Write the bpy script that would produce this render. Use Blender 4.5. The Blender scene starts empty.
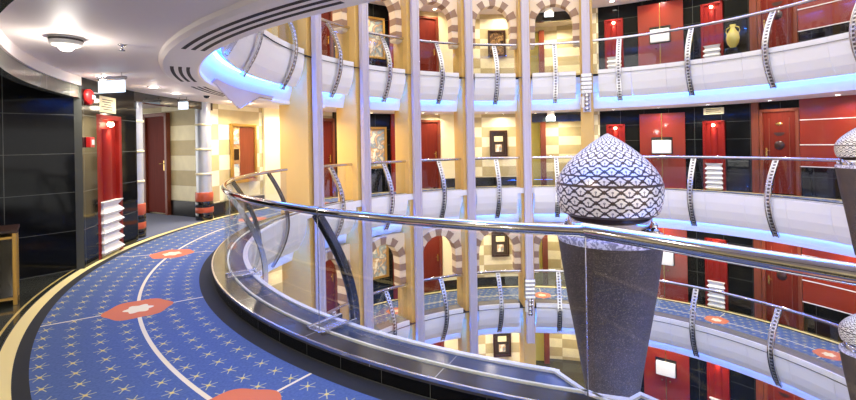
import bpy, math, random
from mathutils import Matrix, Vector
random.seed(4)
SC = bpy.context.scene
COL = SC.collection
pi = math.pi
CX, CY = 2.457, 7.126          # centre of the round atrium
R = 5.166                      # radius of the handrails
F = 3.05                       # floor to floor
CEIL = 2.2                     # clear height under each ceiling
WALL = 6.8                     # radius of the corridor walls
EYE = 1.38
rad = math.radians

def P(az, rho, z):
    a = rad(az)
    return (CX + rho*math.cos(a), CY + rho*math.sin(a), z)

# ---------------------------------------------------------------- materials
class Ex:
    """node maths written as expressions"""
    nt = None
    def __init__(s, k): s.k = k
    @staticmethod
    def m(op, *a):
        n = Ex.nt.nodes.new('ShaderNodeMath'); n.operation = op
        for i, v in enumerate(a):
            if isinstance(v, Ex): Ex.nt.links.new(v.k, n.inputs[i])
            else: n.inputs[i].default_value = v
        return Ex(n.outputs[0])
    def __add__(s, o): return Ex.m('ADD', s, o)
    def __sub__(s, o): return Ex.m('SUBTRACT', s, o)
    def __mul__(s, o): return Ex.m('MULTIPLY', s, o)
    def __truediv__(s, o): return Ex.m('DIVIDE', s, o)
    def lt(s, o): return Ex.m('LESS_THAN', s, o)
    def gt(s, o): return Ex.m('GREATER_THAN', s, o)
    def abs(s): return Ex.m('ABSOLUTE', s)
    def floor(s): return Ex.m('FLOOR', s)
    def fract(s): return Ex.m('FRACT', s)
    def sin(s): return Ex.m('SINE', s)
    def cos(s): return Ex.m('COSINE', s)
    def mx(s, o): return Ex.m('MAXIMUM', s, o)
    def mn(s, o): return Ex.m('MINIMUM', s, o)

def lin(c):
    return tuple(((v/255)/12.92 if v/255 <= .04045 else ((v/255+.055)/1.055)**2.4) for v in c[:3]) + (1,)

def newmat(name):
    m = bpy.data.materials.new(name); m.use_nodes = True
    nt = m.node_tree
    b = nt.nodes['Principled BSDF']
    return m, nt, b

def mat(name, rgb, rough=.5, metal=0., coat=0., noise=0., nscale=20., bump=0., spec=.5, aniso=0):
    m, nt, b = newmat(name)
    c = lin(rgb)
    b.inputs['Base Color'].default_value = c
    b.inputs['Roughness'].default_value = rough
    b.inputs['Metallic'].default_value = metal
    b.inputs['Coat Weight'].default_value = coat
    b.inputs['Coat Roughness'].default_value = .04
    b.inputs['Specular IOR Level'].default_value = spec
    if noise or bump:
        tc = nt.nodes.new('ShaderNodeTexCoord')
        n = nt.nodes.new('ShaderNodeTexNoise'); n.inputs['Scale'].default_value = nscale
        n.inputs['Detail'].default_value = 5
        nt.links.new(tc.outputs['Object'], n.inputs['Vector'])
        if noise:
            mx = nt.nodes.new('ShaderNodeMix'); mx.data_type = 'RGBA'
            mx.inputs[6].default_value = tuple(v*(1-noise) for v in c[:3])+(1,)
            mx.inputs[7].default_value = tuple(min(1, v*(1+noise)) for v in c[:3])+(1,)
            nt.links.new(n.outputs['Fac'], mx.inputs[0])
            nt.links.new(mx.outputs[2], b.inputs['Base Color'])
        if bump:
            bp = nt.nodes.new('ShaderNodeBump'); bp.inputs['Strength'].default_value = bump
            bp.inputs['Distance'].default_value = .01
            nt.links.new(n.outputs['Fac'], bp.inputs['Height']); nt.links.new(bp.outputs[0], b.inputs['Normal'])
    return m

def emit(name, rgb, strength):
    m, nt, b = newmat(name)
    b.inputs['Base Color'].default_value = lin(rgb)
    b.inputs['Emission Color'].default_value = lin(rgb)
    b.inputs['Emission Strength'].default_value = strength
    return m

def mixc(nt, fac, a, b):
    mx = nt.nodes.new('ShaderNodeMix'); mx.data_type = 'RGBA'
    for i, v in ((6, a), (7, b)):
        if isinstance(v, tuple): mx.inputs[i].default_value = v
        else: nt.links.new(v, mx.inputs[i])
    nt.links.new(fac.k if isinstance(fac, Ex) else fac, mx.inputs[0])
    return mx.outputs[2]

def uvxy(nt):
    u = nt.nodes.new('ShaderNodeUVMap'); s = nt.nodes.new('ShaderNodeSeparateXYZ')
    nt.links.new(u.outputs[0], s.inputs[0]); Ex.nt = nt
    return Ex(s.outputs[0]), Ex(s.outputs[1])

def tile_mat(name, base, joint, w, h, jw=.006, rough=.08, var=.3, spec=.5):
    """polished stone slabs on a grid (UV in metres)"""
    m, nt, b = newmat(name)
    u, v = uvxy(nt)
    fu = (u/w).fract(); fv = (v/h).fract()
    line = (fu*w).lt(jw).mx((fv*h).lt(jw))
    tc = nt.nodes.new('ShaderNodeTexCoord'); n = nt.nodes.new('ShaderNodeTexNoise')
    n.inputs['Scale'].default_value = 3; n.inputs['Detail'].default_value = 8; n.inputs['Distortion'].default_value = 1.5
    nt.links.new(tc.outputs['Object'], n.inputs['Vector'])
    c = lin(base)
    col = mixc(nt, n.outputs['Fac'], tuple(x*(1-var) for x in c[:3])+(1,), tuple(x*(1+var) for x in c[:3])+(1,))
    col = mixc(nt, line, col, lin(joint))
    nt.links.new(col, b.inputs['Base Color'])
    b.inputs['Roughness'].default_value = rough
    b.inputs['Specular IOR Level'].default_value = spec
    return m

def block_mat(name, a, c, w, h, rough=.45):
    """limestone blocks in two tones, alternating"""
    m, nt, b = newmat(name)
    u, v = uvxy(nt)
    k = ((u/w).floor() + (v/h).floor())*.5
    alt = k.fract().gt(.25)
    tc = nt.nodes.new('ShaderNodeTexCoord'); n = nt.nodes.new('ShaderNodeTexNoise')
    n.inputs['Scale'].default_value = 6; n.inputs['Detail'].default_value = 6
    nt.links.new(tc.outputs['Object'], n.inputs['Vector'])
    col = mixc(nt, alt, lin(a), lin(c))
    jt = ((u/w).fract()*w).lt(.008).mx(((v/h).fract()*h).lt(.008))
    col = mixc(nt, jt*.35, col, lin((150, 135, 95)))
    hs = nt.nodes.new('ShaderNodeHueSaturation')
    nt.links.new((Ex(n.outputs['Fac'])*.3 + .85).k, hs.inputs['Value']); nt.links.new(col, hs.inputs['Color'])
    nt.links.new(hs.outputs[0], b.inputs['Base Color'])
    b.inputs['Roughness'].default_value = rough
    return m

def carpet_mat():
    m, nt, b = newmat('carpet_and_marble_floor')
    tc = nt.nodes.new('ShaderNodeTexCoord'); s = nt.nodes.new('ShaderNodeSeparateXYZ')
    nt.links.new(tc.outputs['Object'], s.inputs[0]); Ex.nt = nt
    x = Ex(s.outputs[0]) - CX; y = Ex(s.outputs[1]) - CY
    r = Ex.m('SQRT', x*x + y*y); th = Ex.m('ARCTAN2', y, x)
    # little star flowers
    cell = .165
    row = (r/cell).floor()
    fu = (r/cell).fract() - .5
    vv = th*(5.9/cell) + (row*.5).fract()
    fv = vv.fract() - .5
    d = Ex.m('SQRT', fu*fu + fv*fv)*cell
    an = Ex.m('ARCTAN2', fv, fu)
    arm = ((an*3 + .5).sin().abs()*d).lt(.0095)
    star = arm*d.lt(.052)
    core = d.lt(.012)
    nz = nt.nodes.new('ShaderNodeTexNoise'); nz.inputs['Scale'].default_value = 60; nz.inputs['Detail'].default_value = 3
    nt.links.new(tc.outputs['Object'], nz.inputs['Vector'])
    n2 = nt.nodes.new('ShaderNodeTexNoise'); n2.inputs['Scale'].default_value = 1.6
    nt.links.new(tc.outputs['Object'], n2.inputs['Vector'])
    blue = mixc(nt, nz.outputs['Fac'], lin((52, 73, 122)), lin((86, 109, 158)))
    col = mixc(nt, star*.8, blue, lin((190, 188, 136)))
    col = mixc(nt, core, col, lin((214, 190, 110)))
    # medallions and pale lines
    step = rad(20.9)
    k = (th - rad(213.1-360))/step + .5
    dth = (k.fract() - .5)*step
    dt = dth*5.92; dr = r - 5.92
    ring = dr.abs().lt(.014)
    spoke = (dth*r).abs().lt(.009)
    cream = lin((226, 214, 180))
    col = mixc(nt, ring.mx(spoke), col, cream)
    md = Ex.m('SQRT', dt*dt + dr*dr)
    ma = Ex.m('ARCTAN2', dr, dt)
    col = mixc(nt, (md + (ma*6).cos()*.012).lt(.25), col, lin((204, 112, 76)))
    col = mixc(nt, (md + (ma*6).cos()*.014).lt(.10), col, cream)
    # borders
    dark = lin((38, 40, 44))
    col = mixc(nt, r.lt(5.42), col, dark)
    col = mixc(nt, r.gt(6.565), col, dark)
    col = mixc(nt, r.gt(6.645)*r.lt(6.735), col, lin((232, 214, 150)))
    # polished dark stone further out
    stone_c = mixc(nt, n2.outputs['Fac'], lin((34, 36, 34)), lin((62, 64, 58)))
    out = r.gt(6.745)
    col = mixc(nt, out, col, stone_c)
    col = mixc(nt, r.gt(6.785)*r.lt(6.805), col, lin((205, 180, 110)))
    nt.links.new(col, b.inputs['Base Color'])
    ro = Ex.m('MULTIPLY_ADD', out, -.82, .92)
    nt.links.new(ro.k, b.inputs['Roughness'])
    b.inputs['Specular IOR Level'].default_value = .4
    bp = nt.nodes.new('ShaderNodeBump'); bp.inputs['Strength'].default_value = .15; bp.inputs['Distance'].default_value = .004
    nt.links.new((Ex(nz.outputs['Fac'])*(Ex.m('SUBTRACT', 1., out))).k, bp.inputs['Height'])
    nt.links.new(bp.outputs[0], b.inputs['Normal'])
    return m

def glass_mat():
    m = bpy.data.materials.new('clear_glass'); m.use_nodes = True
    nt = m.node_tree; nt.nodes.clear()
    o = nt.nodes.new('ShaderNodeOutputMaterial')
    t = nt.nodes.new('ShaderNodeBsdfTransparent'); t.inputs[0].default_value = (.95, .97, .97, 1)
    g = nt.nodes.new('ShaderNodeBsdfGlossy'); g.inputs['Roughness'].default_value = .01
    f = nt.nodes.new('ShaderNodeFresnel'); f.inputs[0].default_value = 1.42
    mx = nt.nodes.new('ShaderNodeMixShader')
    Ex.nt = nt; nt.links.new((Ex(f.outputs[0])*.85).mn(.13).k, mx.inputs[0]); nt.links.new(t.outputs[0], mx.inputs[1]); nt.links.new(g.outputs[0], mx.inputs[2])
    nt.links.new(mx.outputs[0], o.inputs[0])
    return m

def filigree_mat():
    """pierced silver onion dome: 20 pointed motifs around in rows (UV: u in motifs, v in rows)"""
    m, nt, b = newmat('pierced_silver')
    u, v = uvxy(nt)
    row = v.floor(); fv = v.fract() - .5
    fu = (u + (row*.5).fract()).fract() - .5
    # diamond lattice
    a = (fu.abs() + fv.abs())
    lat = (a - .5).abs().lt(.085)
    # palmette inside every diamond and between them
    d1 = Ex.m('SQRT', fu*fu*1.4 + fv*fv)
    an1 = Ex.m('ARCTAN2', fu, fv)
    pal = d1.lt((an1*2.5).cos().abs()*.20 + .27)
    hole1 = (d1.lt(.085)*d1.gt(.04)).mx(fu.abs().lt(.018)*fv.lt(-.03))
    gu = fu.abs() - .5; gv = fv.abs() - .5
    d2 = Ex.m('SQRT', gu*gu*1.4 + gv*gv)
    an2 = Ex.m('ARCTAN2', gu, gv)
    pal2 = d2.lt((an2*2.5).cos().abs()*.20 + .27)
    band = ((v - 3.0).abs().lt(.12)).mx((v - 4.0).abs().lt(.07)).mx(v.lt(.08))
    mask = pal.mx(pal2)*(Ex.m('SUBTRACT', 1., hole1))
    mask = mask*(Ex.m('SUBTRACT', 1., band))
    mask = mask*(Ex.m('SUBTRACT', 1., lat))
    col = mixc(nt, mask, lin((86, 70, 58)), lin((255, 246, 226)))
    nt.links.new(col, b.inputs['Base Color'])
    nt.links.new(Ex.m('MULTIPLY_ADD', mask, -.35, .55).k, b.inputs['Metallic'])
    b.inputs['Roughness'].default_value = .3
    bp = nt.nodes.new('ShaderNodeBump'); bp.inputs['Strength'].default_value = .6; bp.inputs['Distance'].default_value = .006
    nt.links.new(mask.k, bp.inputs['Height']); nt.links.new(bp.outputs[0], b.inputs['Normal'])
    return m

def speckle_mat(name, base, dots, scale=260, rough=.25, thr=.62):
    m, nt, b = newmat(name)
    tc = nt.nodes.new('ShaderNodeTexCoord'); n = nt.nodes.new('ShaderNodeTexNoise')
    n.inputs['Scale'].default_value = scale; n.inputs['Detail'].default_value = 2
    nt.links.new(tc.outputs['Object'], n.inputs['Vector']); Ex.nt = nt
    n2 = nt.nodes.new('ShaderNodeTexNoise'); n2.inputs['Scale'].default_value = 9
    nt.links.new(tc.outputs['Object'], n2.inputs['Vector'])
    c = lin(base)
    col = mixc(nt, n2.outputs['Fac'], tuple(x*.6 for x in c[:3])+(1,), tuple(x*1.5 for x in c[:3])+(1,))
    col = mixc(nt, Ex(n.outputs['Fac']).gt(thr), col, lin(dots))
    nt.links.new(col, b.inputs['Base Color']); b.inputs['Roughness'].default_value = rough
    return m

def painting_mat(name, cols, scale=5, mode='CONSTANT'):
    m, nt, b = newmat(name)
    tc = nt.nodes.new('ShaderNodeTexCoord'); n = nt.nodes.new('ShaderNodeTexNoise')
    n.inputs['Scale'].default_value = scale; n.inputs['Detail'].default_value = 4; n.inputs['Distortion'].default_value = .8
    nt.links.new(tc.outputs['Object'], n.inputs['Vector'])
    r = nt.nodes.new('ShaderNodeValToRGB'); r.color_ramp.interpolation = mode
    els = r.color_ramp.elements
    while len(els) < len(cols): els.new(.5)
    for i, c in enumerate(cols):
        els[i].position = .3 + .4*i/len(cols) if i else 0
        els[i].color = lin(c)
    nt.links.new(n.outputs['Fac'], r.inputs[0]); nt.links.new(r.outputs[0], b.inputs['Base Color'])
    b.inputs['Roughness'].default_value = .3
    return m

def wood_mat(name, a, c, rough=.3, spec=.5):
    m, nt, b = newmat(name); b.inputs['Specular IOR Level'].default_value = spec
    tc = nt.nodes.new('ShaderNodeTexCoord'); mp = nt.nodes.new('ShaderNodeMapping'); mp.inputs['Scale'].default_value = (18, 18, 1.2)
    n = nt.nodes.new('ShaderNodeTexNoise'); n.inputs['Scale'].default_value = 2; n.inputs['Detail'].default_value = 6
    nt.links.new(tc.outputs['Object'], mp.inputs[0]); nt.links.new(mp.outputs[0], n.inputs['Vector'])
    nt.links.new(mixc(nt, n.outputs['Fac'], lin(a), lin(c)), b.inputs['Base Color'])
    b.inputs['Roughness'].default_value = rough
    return m

M = dict(
    black=tile_mat('black_marble', (17, 18, 19), (92, 94, 90), .62, .44, rough=.07, spec=.14),
    kerbtile=tile_mat('black_kerb_tile', (14, 14, 15), (80, 82, 80), .32, 5, .004, .1),
    ledge=tile_mat('grey_granite_ledge', (62, 59, 56), (140, 140, 140), 1.0, 9, .006, .16, spec=.2),
    ledgelight=mat('pale_grey_granite', (126, 122, 122), .25, noise=.2, nscale=30),
    ledge2=tile_mat('slate_blue_ledge', (66, 76, 102), (150, 150, 160), 1.0, 9, .006, .12, spec=.35),
    blocks=block_mat('two_tone_limestone', (236, 228, 192), (190, 175, 130), 1.15, .30),
    cream=mat('cream_plaster', (226, 184, 104), .5, noise=.04, nscale=4),
    creamwall=mat('pale_cream_plaster', (248, 238, 196), .5),
    arch_light=mat('pale_pink_limestone', (240, 218, 190), .5, noise=.06),
    arch_dark=mat('brown_limestone', (160, 128, 108), .5, noise=.12),
    white=mat('white_fascia', (238, 236, 240), .22, coat=.4, noise=.015, nscale=3, bump=.04),
    lavender=mat('panel_with_led_glow', (204, 198, 224), .3),  # lavender here is the blue cove glow put into the colour
    cove=mat('white_cove', (236, 238, 246), .4),
    ceil=mat('white_ceiling', (240, 230, 226), .55),
    ceilring=mat('white_ceiling_ring', (244, 236, 234), .4),
    chrome=mat('polished_chrome', (206, 202, 202), .09, 1.),
    gunmetal=mat('grey_polished_steel', (150, 148, 152), .2, 1.),
    steel=mat('brushed_steel', (200, 198, 202), .24, 1.),
    pole=mat('lilac_grey_metal', (198, 190, 206), .35, .25),
    darkslot=mat('dark_slot', (40, 34, 34), .7),
    redlac=mat('red_lacquer', (134, 38, 22), .22, coat=.5, noise=.12, nscale=2),
    redniche=mat('deep_red_lacquer', (126, 24, 18), .5, spec=.2),
    wood=wood_mat('dark_red_wood', (88, 26, 18), (120, 42, 28), .6, .12),
    woodframe=wood_mat('brown_wood', (98, 44, 28), (140, 70, 44)),
    darkwood=wood_mat('near_black_wood', (40, 24, 20), (66, 38, 30)),
    brass=mat('brass', (214, 180, 110), .25, 1.),
    gold=mat('gilt_frame', (198, 160, 84), .35, .8),
    bronze=mat('dark_bronze', (58, 44, 30), .35, .6),
    plasticw=mat('white_plastic', (240, 238, 232), .4),
    redplastic=mat('red_plastic', (206, 36, 36), .35),
    signcream=mat('cream_sign', (236, 226, 180), .4),
    ink=mat('dark_ink', (70, 58, 44), .6),
    blackgloss=mat('black_gloss', (16, 15, 16), .1, coat=.5),
    skirting=mat('black_skirting', (18, 17, 17), .25),
    glass=glass_mat(),
    filigree=filigree_mat(),
    granite=speckle_mat('brown_granite', (64, 51, 41), (140, 124, 108), 220, .7),
    crushed=speckle_mat('crushed_silver_foil', (150, 145, 160), (225, 220, 230), 50, .2, .5),
    led=emit('blue_led_strip', (52, 122, 255), 44),
    lampw=emit('warm_lamp', (255, 232, 190), 30),
    lampc=emit('white_lamp', (255, 250, 240), 30),
    exitw=emit('lit_sign_panel', (222, 240, 255), 1.6),
    olive=mat('olive_lit_wall', (222, 214, 110), .5),
    vaseglass=mat('amber_glass', (206, 188, 84), .15, coat=.5),
    columngrey=mat('pale_grey_column', (196, 200, 206), .25, .3),
    colred=mat('terracotta_band', (186, 84, 54), .35),
    carpet2=mat('grey_blue_carpet', (96, 104, 128), .9, noise=.25, nscale=120),
    paint1=painting_mat('painting_pale_figures', [(170, 190, 200), (225, 215, 190), (120, 150, 170), (190, 150, 100), (240, 236, 220)], 4, 'LINEAR'),
    paint2=painting_mat('painting_brown', [(60, 40, 26), (150, 120, 80), (90, 66, 44), (30, 22, 18)], 9),
    paint3=painting_mat('painting_dark', [(36, 30, 26), (58, 46, 40), (44, 36, 32)], 8, 'LINEAR'),
    paint4=painting_mat('panel_gold_red', [(214, 196, 140), (150, 104, 70), (196, 170, 112), (128, 80, 54)], 3, 'LINEAR'),
)
def inlay_mat():
    m, nt, b = newmat('chrome_with_dark_squares')
    u, v = uvxy(nt)
    d = ((v/.075).fract() - .5).abs().lt(.30)*(u - .5).abs().lt(.36)
    nt.links.new(mixc(nt, d, lin((222, 220, 222)), lin((104, 98, 102))), b.inputs['Base Color'])
    b.inputs['Metallic'].default_value = .8; b.inputs['Roughness'].default_value = .3
    return m
M['inlay'] = inlay_mat()
M['carpet'] = carpet_mat()
M['stone'] = mat('dark_polished_stone', (44, 46, 42), .12, noise=.3, nscale=2)

# ---------------------------------------------------------------- mesh building
class MB:
    def __init__(s): s.v = []; s.f = []; s.uv = []; s.mi = []; s.sm = []
    def face(s, pts, uv=None, mi=0, smooth=False):
        i = len(s.v); s.v += [tuple(p) for p in pts]; s.f.append(tuple(range(i, i+len(pts))))
        s.uv.append(uv or [(0, 0)]*len(pts)); s.mi.append(mi); s.sm.append(smooth)
    def grid(s, rows, uvs=None, mi=0, smooth=True, closed=False):
        """rows: list of equally long point lists, shared vertices"""
        n = len(rows[0]); b = len(s.v)
        for r in rows: s.v += [tuple(p) for p in r]
        for i in range(len(rows)-1):
            for j in range(n if closed else n-1):
                k = (j+1) % n
                s.f.append((b+i*n+j, b+(i+1)*n+j, b+(i+1)*n+k, b+i*n+k))
                if uvs: s.uv.append([uvs[i][j], uvs[i+1][j], uvs[i+1][j+1] if j+1 < len(uvs[i]) else uvs[i+1][k], uvs[i][j+1] if j+1 < len(uvs[i]) else uvs[i][k]])
                else: s.uv.append([(0, 0)]*4)
                s.mi.append(mi); s.sm.append(smooth)
    def box(s, c, d, mi=0, m=None):
        cx, cy, cz = c; x, y, z = d[0]/2, d[1]/2, d[2]/2
        q = [Vector((cx+a*x, cy+b*y, cz+e*z)) for e in (-1, 1) for b in (-1, 1) for a in (-1, 1)]
        if m is not None: q = [m @ p for p in q]
        b = len(s.v); s.v += [tuple(p) for p in q]
        for f, (ua, va) in (((0, 2, 3, 1), (0, 1)), ((4, 5, 7, 6), (0, 1)), ((0, 1, 5, 4), (0, 2)), ((2, 6, 7, 3), (0, 2)), ((0, 4, 6, 2), (1, 2)), ((1, 3, 7, 5), (1, 2))):
            s.f.append(tuple(b+i for i in f)); s.uv.append([(q[i][ua], q[i][va]) for i in f]); s.mi.append(mi); s.sm.append(False)
    def tube(s, pts, r, n=12, mi=0, caps=True):
        pts = [Vector(p) for p in pts]; rows = []
        for i, p in enumerate(pts):
            t = (pts[min(i+1, len(pts)-1)] - pts[max(i-1, 0)]).normalized()
            a = t.cross(Vector((0, 0, 1)))
            a = a.normalized() if a.length > 1e-4 else Vector((1, 0, 0))
            b2 = a.cross(t).normalized()
            rr = r[i] if isinstance(r, (list, tuple)) else r
            rows.append([p + a*rr*math.cos(2*pi*k/n) + b2*rr*math.sin(2*pi*k/n) for k in range(n)])
        s.grid(rows, mi=mi, closed=True)
        if caps:
            s.face(rows[0], mi=mi); s.face(rows[-1][::-1], mi=mi)
    def lathe(s, prof, n=32, mi=0, uv=None, c=(0, 0)):
        rows = []; uvs = []
        for i, (r, z) in enumerate(prof):
            rows.append([(c[0]+r*math.cos(2*pi*k/n), c[1]+r*math.sin(2*pi*k/n), z) for k in range(n+1)])
            uvs.append([((uv[0] if uv else 1)*k/n, uv[1][i] if uv else z) for k in range(n+1)])
        s.grid(rows, uvs, mi)
    def sweep(s, a0, a1, prof, step=1.5, closed=False, mi=0, smooth=False, caps=True, uvr=None):
        """profile of (rho, z) swept round the atrium from azimuth a0 to a1"""
        n = max(2, int(abs(a1-a0)/step)+1)
        pr = list(prof) + ([prof[0]] if closed else [])
        ln = [0]
        for i in range(1, len(pr)): ln.append(ln[-1]+math.dist(pr[i], pr[i-1]))
        for i in range(len(pr)-1):
            vert = abs(pr[i][1]-pr[i+1][1]) > abs(pr[i][0]-pr[i+1][0])
            rows = []; uvs = []
            for k in range(n+1):
                a = a0+(a1-a0)*k/n
                rr = uvr or pr[i][0]
                rows.append([P(a, *pr[i]), P(a, *pr[i+1])])
                uvs.append([(-rad(a)*rr, pr[i][1] if vert else pr[i][0]), (-rad(a)*rr, pr[i+1][1] if vert else pr[i+1][0])])
            s.grid(rows, uvs, mi, smooth=True)
        if closed and caps:
            s.face([P(a0, *q) for q in prof], mi=mi); s.face([P(a1, *q) for q in prof][::-1], mi=mi)
    def build(s, name, mats, parent=None, bevel=0, loc=None, rotz=None, merge=False):
        me = bpy.data.meshes.new(name); me.from_pydata(s.v, [], s.f)
        ul = me.uv_layers.new(name='UVMap')
        i = 0; data = ul.data
        for fu in s.uv:
            for q in fu: data[i].uv = q; i += 1
        me.polygons.foreach_set('material_index', s.mi); me.polygons.foreach_set('use_smooth', s.sm)
        for mm in (mats if isinstance(mats, (list, tuple)) else [mats]): me.materials.append(M[mm] if isinstance(mm, str) else mm)
        me.update()
        o = bpy.data.objects.new(name, me); COL.objects.link(o)
        if parent is not None: o.parent = parent
        if loc is not None: o.location = loc
        if rotz is not None: o.rotation_euler = (0, 0, rotz)
        if bevel:
            md = o.modifiers.new('edge', 'BEVEL'); md.width = bevel; md.segments = 2; md.limit_method = 'ANGLE'
        return o

def tag(o, label, cat, group=None, kind=None):
    o['label'] = label; o['category'] = cat
    if group: o['group'] = group
    if kind: o['kind'] = kind
    return o
def struct(o, label=None, cat=None):
    o['kind'] = 'structure'
    if label: o['label'] = label; o['category'] = cat
    return o
def empty(name, loc, rotz, label, cat, group=None):
    o = bpy.data.objects.new(name, None); COL.objects.link(o)
    o.location = loc; o.rotation_euler = (0, 0, rotz); o.empty_display_size = .2
    return tag(o, label, cat, group)
def on_wall(name, az, z, label, cat, group=None, rho=WALL):
    """local x = to the viewer's right, y = into the wall, z up"""
    return empty(name, P(az, rho, z), rad(az-90), label, cat, group)
def copy_tree(o, loc=None, rotz=None, label=None, group=None):
    c = o.copy(); COL.objects.link(c)
    if loc is not None: c.location = loc
    if rotz is not None: c.rotation_euler = (0, 0, rotz)
    if label: c['label'] = label
    if group: c['group'] = group
    for ch in list(o.children):
        d = ch.copy(); COL.objects.link(d); d.parent = c
        for g in list(ch.children):
            e = g.copy(); COL.objects.link(e); e.parent = d
    return c

LV = {1: 'top balcony', 0: 'middle balcony', -1: 'lower balcony', -2: 'lowest floor'}
BAY = [('first', 151.2), ('second', 133.2), ('third', 115.2), ('fourth', 97.2), ('fifth', 79.2)]
PIL = [160.2, 142.2, 124.2, 106.2, 88.2, 70.2]
JOINT = 251.0
LD = (.604, -.797)             # the near rail runs straight from the joint
def joint_pt(off=0.):
    p = P(JOINT, R+off, 0)
    return p
J = joint_pt()
LN = (-.797, -.604)            # outward (towards the camera) from that straight run
def line_pt(t, off=0., z=0.):
    return (J[0]+LD[0]*t+LN[0]*off, J[1]+LD[1]*t+LN[1]*off, z)
def line_rho(az, off):
    """radius at which the ray at azimuth az meets the straight run, moved out by off"""
    a = rad(az); d = (math.cos(a), math.sin(a))
    q = (J[0]+LN[0]*off-CX, J[1]+LN[1]*off-CY)
    # d*r = q + LD*t
    det = d[0]*(-LD[1]) - d[1]*(-LD[0])
    return (q[0]*(-LD[1]) - q[1]*(-LD[0]))/det

# ---------------------------------------------------------------- slabs, floors, ceilings
for L in (-2, -1, 0, 1):
    z = L*F
    b = MB()
    if L == 0:
        b.sweep(-60, JOINT, [(5.29, z), (13.2, z)], step=2)
        q = [P(JOINT, 5.29, z), P(JOINT, 13.2, z), line_pt(2.2, 9, z), line_pt(2.2, .12, z)]
        b.face(q)
    else:
        b.sweep(-60, 210, [(4.9 if L > -2 else 0.01, z), (9.3, z)], step=2)
    struct(b.build('floor', 'carpet'))
for L in (-1, 0, 1, 2):          # ceiling below slab L
    z = L*F-.85
    b = MB()
    if L == 1:
        b.sweep(-60, 300, [(5.39, z), (13.2, z), (13.2, z+.1), (5.39, z+.1)], step=2, closed=True)
    else:
        b.sweep(-60, 300 if L == 0 else 212, [(5.39, z), (9.3, z), (9.3, z+.1), (5.39, z+.1)], step=2, closed=True)
    struct(b.build('ceiling', 'ceil'))
# slightly dropped ring round the opening of the camera's own ceiling
b = MB()
b.sweep(150, 300, [(5.38, CEIL-.035), (5.40, CEIL-.05), (5.70, CEIL-.05), (5.73, CEIL-.03), (5.74, CEIL+.02), (5.38, CEIL+.02)], closed=True)
struct(b.build('trim_1', 'ceilring'))

# fascia (white curved apron) with the lit cove under it
FAS = [(4.93, .11), (4.932, -.08), (4.962, -.26), (5.03, -.44), (5.14, -.60), (5.17, -.595), (5.06, -.42), (4.995, -.25), (4.97, -.07), (4.97, .11)]
def fascia(a0, a1, z, name='trim_2'):
    b = MB(); b.sweep(a0, a1, [(r, z+h) for r, h in FAS], closed=True)
    struct(b.build(name, 'white'))
for L in (-1, 0, 1, 2):
    z = L*F
    # cove and LED line run behind everything
    full = (-60, 300)
    for a0, a1 in [(c-7.2, c+7.2) for n_, c in BAY]+[(-60, 68.4), (162, 300)]:
        b = MB(); b.sweep(a0, a1, [(5.31, z-.52), (5.35, z-.70), (5.39, z-.86), (5.45, z-.86), (5.45, z-.43), (5.31, z-.43)], closed=True)
        struct(b.build('trim_3', 'cove'))
    b = MB()
    for a0, a1 in [(c-5.8, c+6.6) for n_, c in BAY]+[(-60, 67), (163.5, 300)]: b.sweep(a0, a1, [(5.245, z-.565), (5.285, z-.565), (5.285, z-.54), (5.245, z-.54)], closed=True)
    tag(b.build('light_strip', 'led'), 'blue light strip glowing in the cove below the %s' % ('ceiling balcony' if L == 2 else LV[L]), 'strip light', 'blue cove light strips')
    for n_, c in BAY: fascia(c-6.0, c+6.9, z)
    fascia(163.9, 300 if L != 0 else 249.2, z)
    a = 66.9
    while a > -55:                # panels with fine joints on the plain side
        fascia(a-9.0+.06, a, z); a -= 9.0
    # slab edge behind the fascia and the kerb with its stone top
    b = MB(); b.sweep(-60, 249 if L == 0 else 300, [(5.06, z-.03), (5.42, z-.03), (5.42, z-.42), (5.30, z-.42), (5.10, z-.2)], closed=True)
    struct(b.build('trim_4', 'cove'))
    if L != 0:
        for a0, a1 in [(c-6.0, c+6.9) for n_, c in BAY]+[(-60, 66.9), (163.9, 300)]:
            b = MB(); b.sweep(a0, a1, [(4.96, z+.105), (5.29, z+.105), (5.29, z-.02), (4.96, z-.02)], closed=True)
            struct(b.build('trim_5', 'ledgelight'))
# the camera's own kerb, ledge and white edge
NS = 150
def inner(az):                    # the edge swings in round the planter
    d = abs(az-251.7)
    k = 1 if d < 1.3 else max(0, 1-(d-1.3)/1.5)
    k = k*k*(3-2*k)
    base = 4.95 if az < JOINT else max(4.95, line_rho(az, -.216))
    return max(base, 4.95+.19*k)
def outer(az, off): return R+off if az < JOINT else line_rho(az, off)
azs = [-60+(JOINT+60)*i/NS for i in range(NS)] + [JOINT+16*i/24 for i in range(25)]
def ring_mesh(fin, fout, z0, z1, mi=0, b=None, lo=-60):
    b = b or MB()
    use = [a for a in azs if a >= lo]
    ro = []; ti = []; uvo = []; uvt = []
    for a in use:
        i_, o_ = fin(a), fout(a)
        ti.append([P(a, i_, z1), P(a, o_, z1)]); uvt.append([(rad(a)*5.2, i_), (rad(a)*5.2, o_)])
        ro.append([P(a, o_, z1), P(a, o_, z0)]); uvo.append([(rad(a)*5.3, z1), (rad(a)*5.3, z0)])
    b.grid(ti, uvt, mi); b.grid(ro, uvo, mi)
    b.grid([[P(a, fin(a), z0), P(a, fin(a), z1)] for a in use], None, mi)
    return b
struct(ring_mesh(lambda a: outer(a, .10), lambda a: outer(a, .125), -.02, .085).build('trim_6', 'kerbtile'))
struct(ring_mesh(lambda a: outer(a, .0), lambda a: outer(a, .135), .085, .115).build('trim_7', 'ledge'))
struct(ring_mesh(lambda a: inner(a)+.03, lambda a: outer(a, -.0), .0, .108).build('trim_8', 'ledge2'))
struct(ring_mesh(lambda a: inner(a), lambda a: inner(a)+.032, -.02, .122).build('trim_9', 'white', ))
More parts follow.
